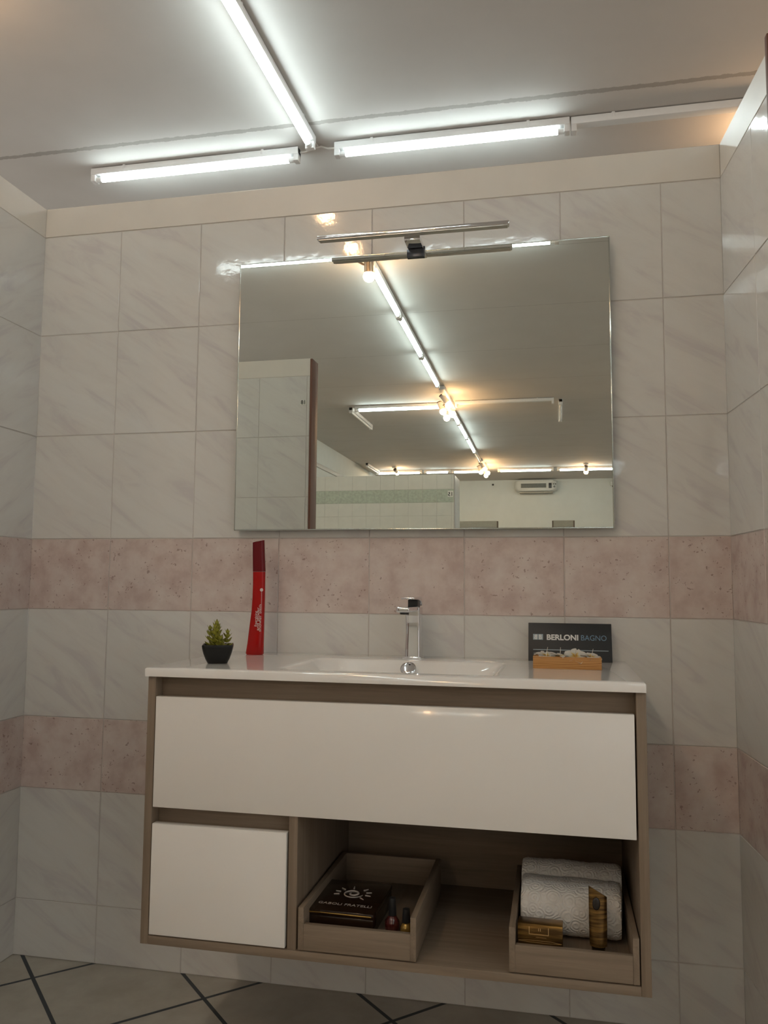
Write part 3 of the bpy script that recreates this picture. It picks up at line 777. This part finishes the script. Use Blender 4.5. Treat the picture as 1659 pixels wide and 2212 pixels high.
b = B(); b.box(-.0425, .0425, -.017, .017, 0, .0560, .001); bdy = obj('carton', b, mat_goldcard('bronze_gold_card', 1.0), gb)
M['goldline'] = NT('pale_gold_line').setp(color=(.85, .62, .30), rough=.3, metal=.8).m
b = B(); yy = -.0173
for x0, x1, z0, z1 in ((-.021, .0165, .0370, .0380), (-.021, -.0200, .0370, .0510), (.0155, .0165, .0370, .0510), (-.0030, -.0022, .044, .049), (.0005, .0013, .044, .049), (-.008, .012, .0320, .0325)): b.box(x0, x1, yy-.0003, yy+.0003, z0, z1)
for s_ in (0, 1):
    b.tube([(-.041, yy, .0245-.001*s_), (-.02, yy, .0262-.0035*s_), (.02, yy, .0262-.0035*s_), (.041, yy, .0240-.0005*s_)], .0005, 5)
obj('gold_frame', b, 'goldline', gb)
gt = thing('gold_tube', 'slim golden cosmetic tube with slanted top leaning before the towel', 'tube', (1.5515, -.408, TZ), math.radians(6))
b = B(); rings = []
for z, hx, hy, sl in ((0, .0125, .0125, 0), (.018, .0128, .0128, 0), (.022, .0165, .0145, 0), (.060, .0172, .010, 0), (.121, .0172, .0012, -.010)):
    rings.append([(hx*math.cos(a), hy*math.sin(a), z+sl*math.cos(a)) for a in [2*math.pi*k/28 for k in range(28)]])
b.loft(rings[2:]); tb = obj('tube_body', b, mat_goldcard('antique_gold', .85), gt, 50)
b = B(); b.loft(rings[:2]); obj('cap', b, simple('dark_bronze_cap', (.05, .033, .015), .25, .1, metal=.5), gt, 50)
b = B(); b.sphere((-.004, -.0075, .100), .0095, 18, sc=(.8, .25, 1.25)); obj('emblem', b, simple('black_emblem', (.02, .015, .012), .2, 0), tb)

# ------------------------------------------------------------------ things seen only in the mirror
M['ink'] = simple('black_ink', (.012, .012, .012), .6, 0); M['paper'] = simple('white_label', (.74, .73, .66), .6, 0)
def number_label(txt, label, loc, w, h, size):
    t = thing('number_label', label, 'label', loc, math.pi)
    b = B(); b.box(-w/2, w/2, -.0012, 0, 0, h); obj('plate', b, 'paper', t)
    text_obj('digits', txt, size, 'ink', t, (0, -.0014, h*.16), (math.radians(90), 0, 0), bold=size*.02, align='CENTER')
number_label('18', 'white label numbered 18 on the tiled panel beside the brown post', (.2735, -1.7480, 1.901), .031, .024, .027)
number_label('15', 'white label numbered 15 on the green tile band of the partition', (.4515, -6.0780, 1.905), .054, .062, .054)
ht = thing('air_conditioner', 'grey white wall unit with round knobs and dark grille on the far wall', 'air conditioner', (1.065, -16.75, 3.09))
M['heater'] = simple('pale_grey_plastic', (.60, .62, .60), .4, .02); M['grille'] = simple('dark_grille', (.16, .175, .165), .5, .1)
b = B(); ring = []
for y, sc in ((0, 1), (.15, 1), (.21, .96), (.245, .86)):
    hx, z0, z1 = .478*sc, .04+.12*(1-sc), .300-.06*(1-sc)
    pts = []
    for cx, cz, r, a0 in ((hx-.065, z1-.03, .03, 0), (-hx+.065, z1-.03, .03, 90), (-hx+.12, z0+.098, .098, 180), (hx-.12, z0+.098, .098, 270)):
        for k in range(7):
            a = math.radians(a0+90*k/6); pts.append((cx+r*math.cos(a)*(2.1 if a0 < 180 else 1.2), y, cz+r*math.sin(a)))
    ring.append(pts)
b.loft(ring); obj('housing', b, 'heater', ht, 50)
b = B(); b.box(-.335, .225, .240, .250, .125, .222, .002)
for k in range(6): b.box(-.335, .225, .2502, .258, .130+.0163*k, .135+.0163*k)
obj('air_grille', b, 'grille', ht)
b = B(); b.box(.280, .345, .238, .255, .115, .228, .002); obj('slot', b, 'dark', ht)
for x, z, r in ((.385, .205, .015), (.432, .205, .015), (.405, .148, .024)):
    b = B(); b.cyl((x, .20, z), (x, .262, z), r, r*.9, 18); obj('knob', b, 'grille', ht)
b = B(); b.box(-.37, .37, .04, .225, .012, .0395, .004); obj('outlet_vent', b, simple('beige_vent', (.40, .38, .33), .5, .1), ht)
for (x0, x1, lab) in ((-.19, .508, 'wide beige tiled screen with a darker band beside the partition in the mirror'), (1.428, 1.805, 'narrow beige tiled screen standing alone below the air conditioner in the mirror')):
    t = thing('tiled_screen', lab, 'screen', ((x0+x1)/2, -12.2, 0)); hx = (x1-x0)/2
    b = B(); b.box(-hx+.02, hx-.02, -.05, .02, 0, WTOP); obj('tile_face', b, simple('taupe_board', (.43, .41, .34), .5, .04), t)
    b = B(); b.box(-hx+.02, hx-.02, .0202, .026, WTOP-.20, WTOP-.10); obj('tile_band', b, simple('grey_taupe_strip', (.37, .355, .31), .5, .04), t)
    for q in (-1, 1):
        b = B(); b.box(q*hx-.01-.01*q, q*hx+.01-.01*q, -.055, .03, 0, WTOP-.004); obj('end_post', b, 'bracket', t)
b = B(); b.sphere((.084, -16.74, 3.33), .022, 14); tag(obj('wall_hook', b, 'dark'), 'tiny black hook on the far white wall left of the air conditioner', 'hook')
t = thing('alarm_box', 'small grey box with a dark underside at the right edge of the mirror', 'alarm', (2.79, -16.75, 3.21))
b = B(); b.box(-.10, .10, 0, .09, .045, .14, .012); obj('box_body', b, 'heater', t)
b = B(); b.sphere((0, .045, .038), .055, 16, sc=(1.1, .7, .6)); obj('sounder', b, 'dark', t)
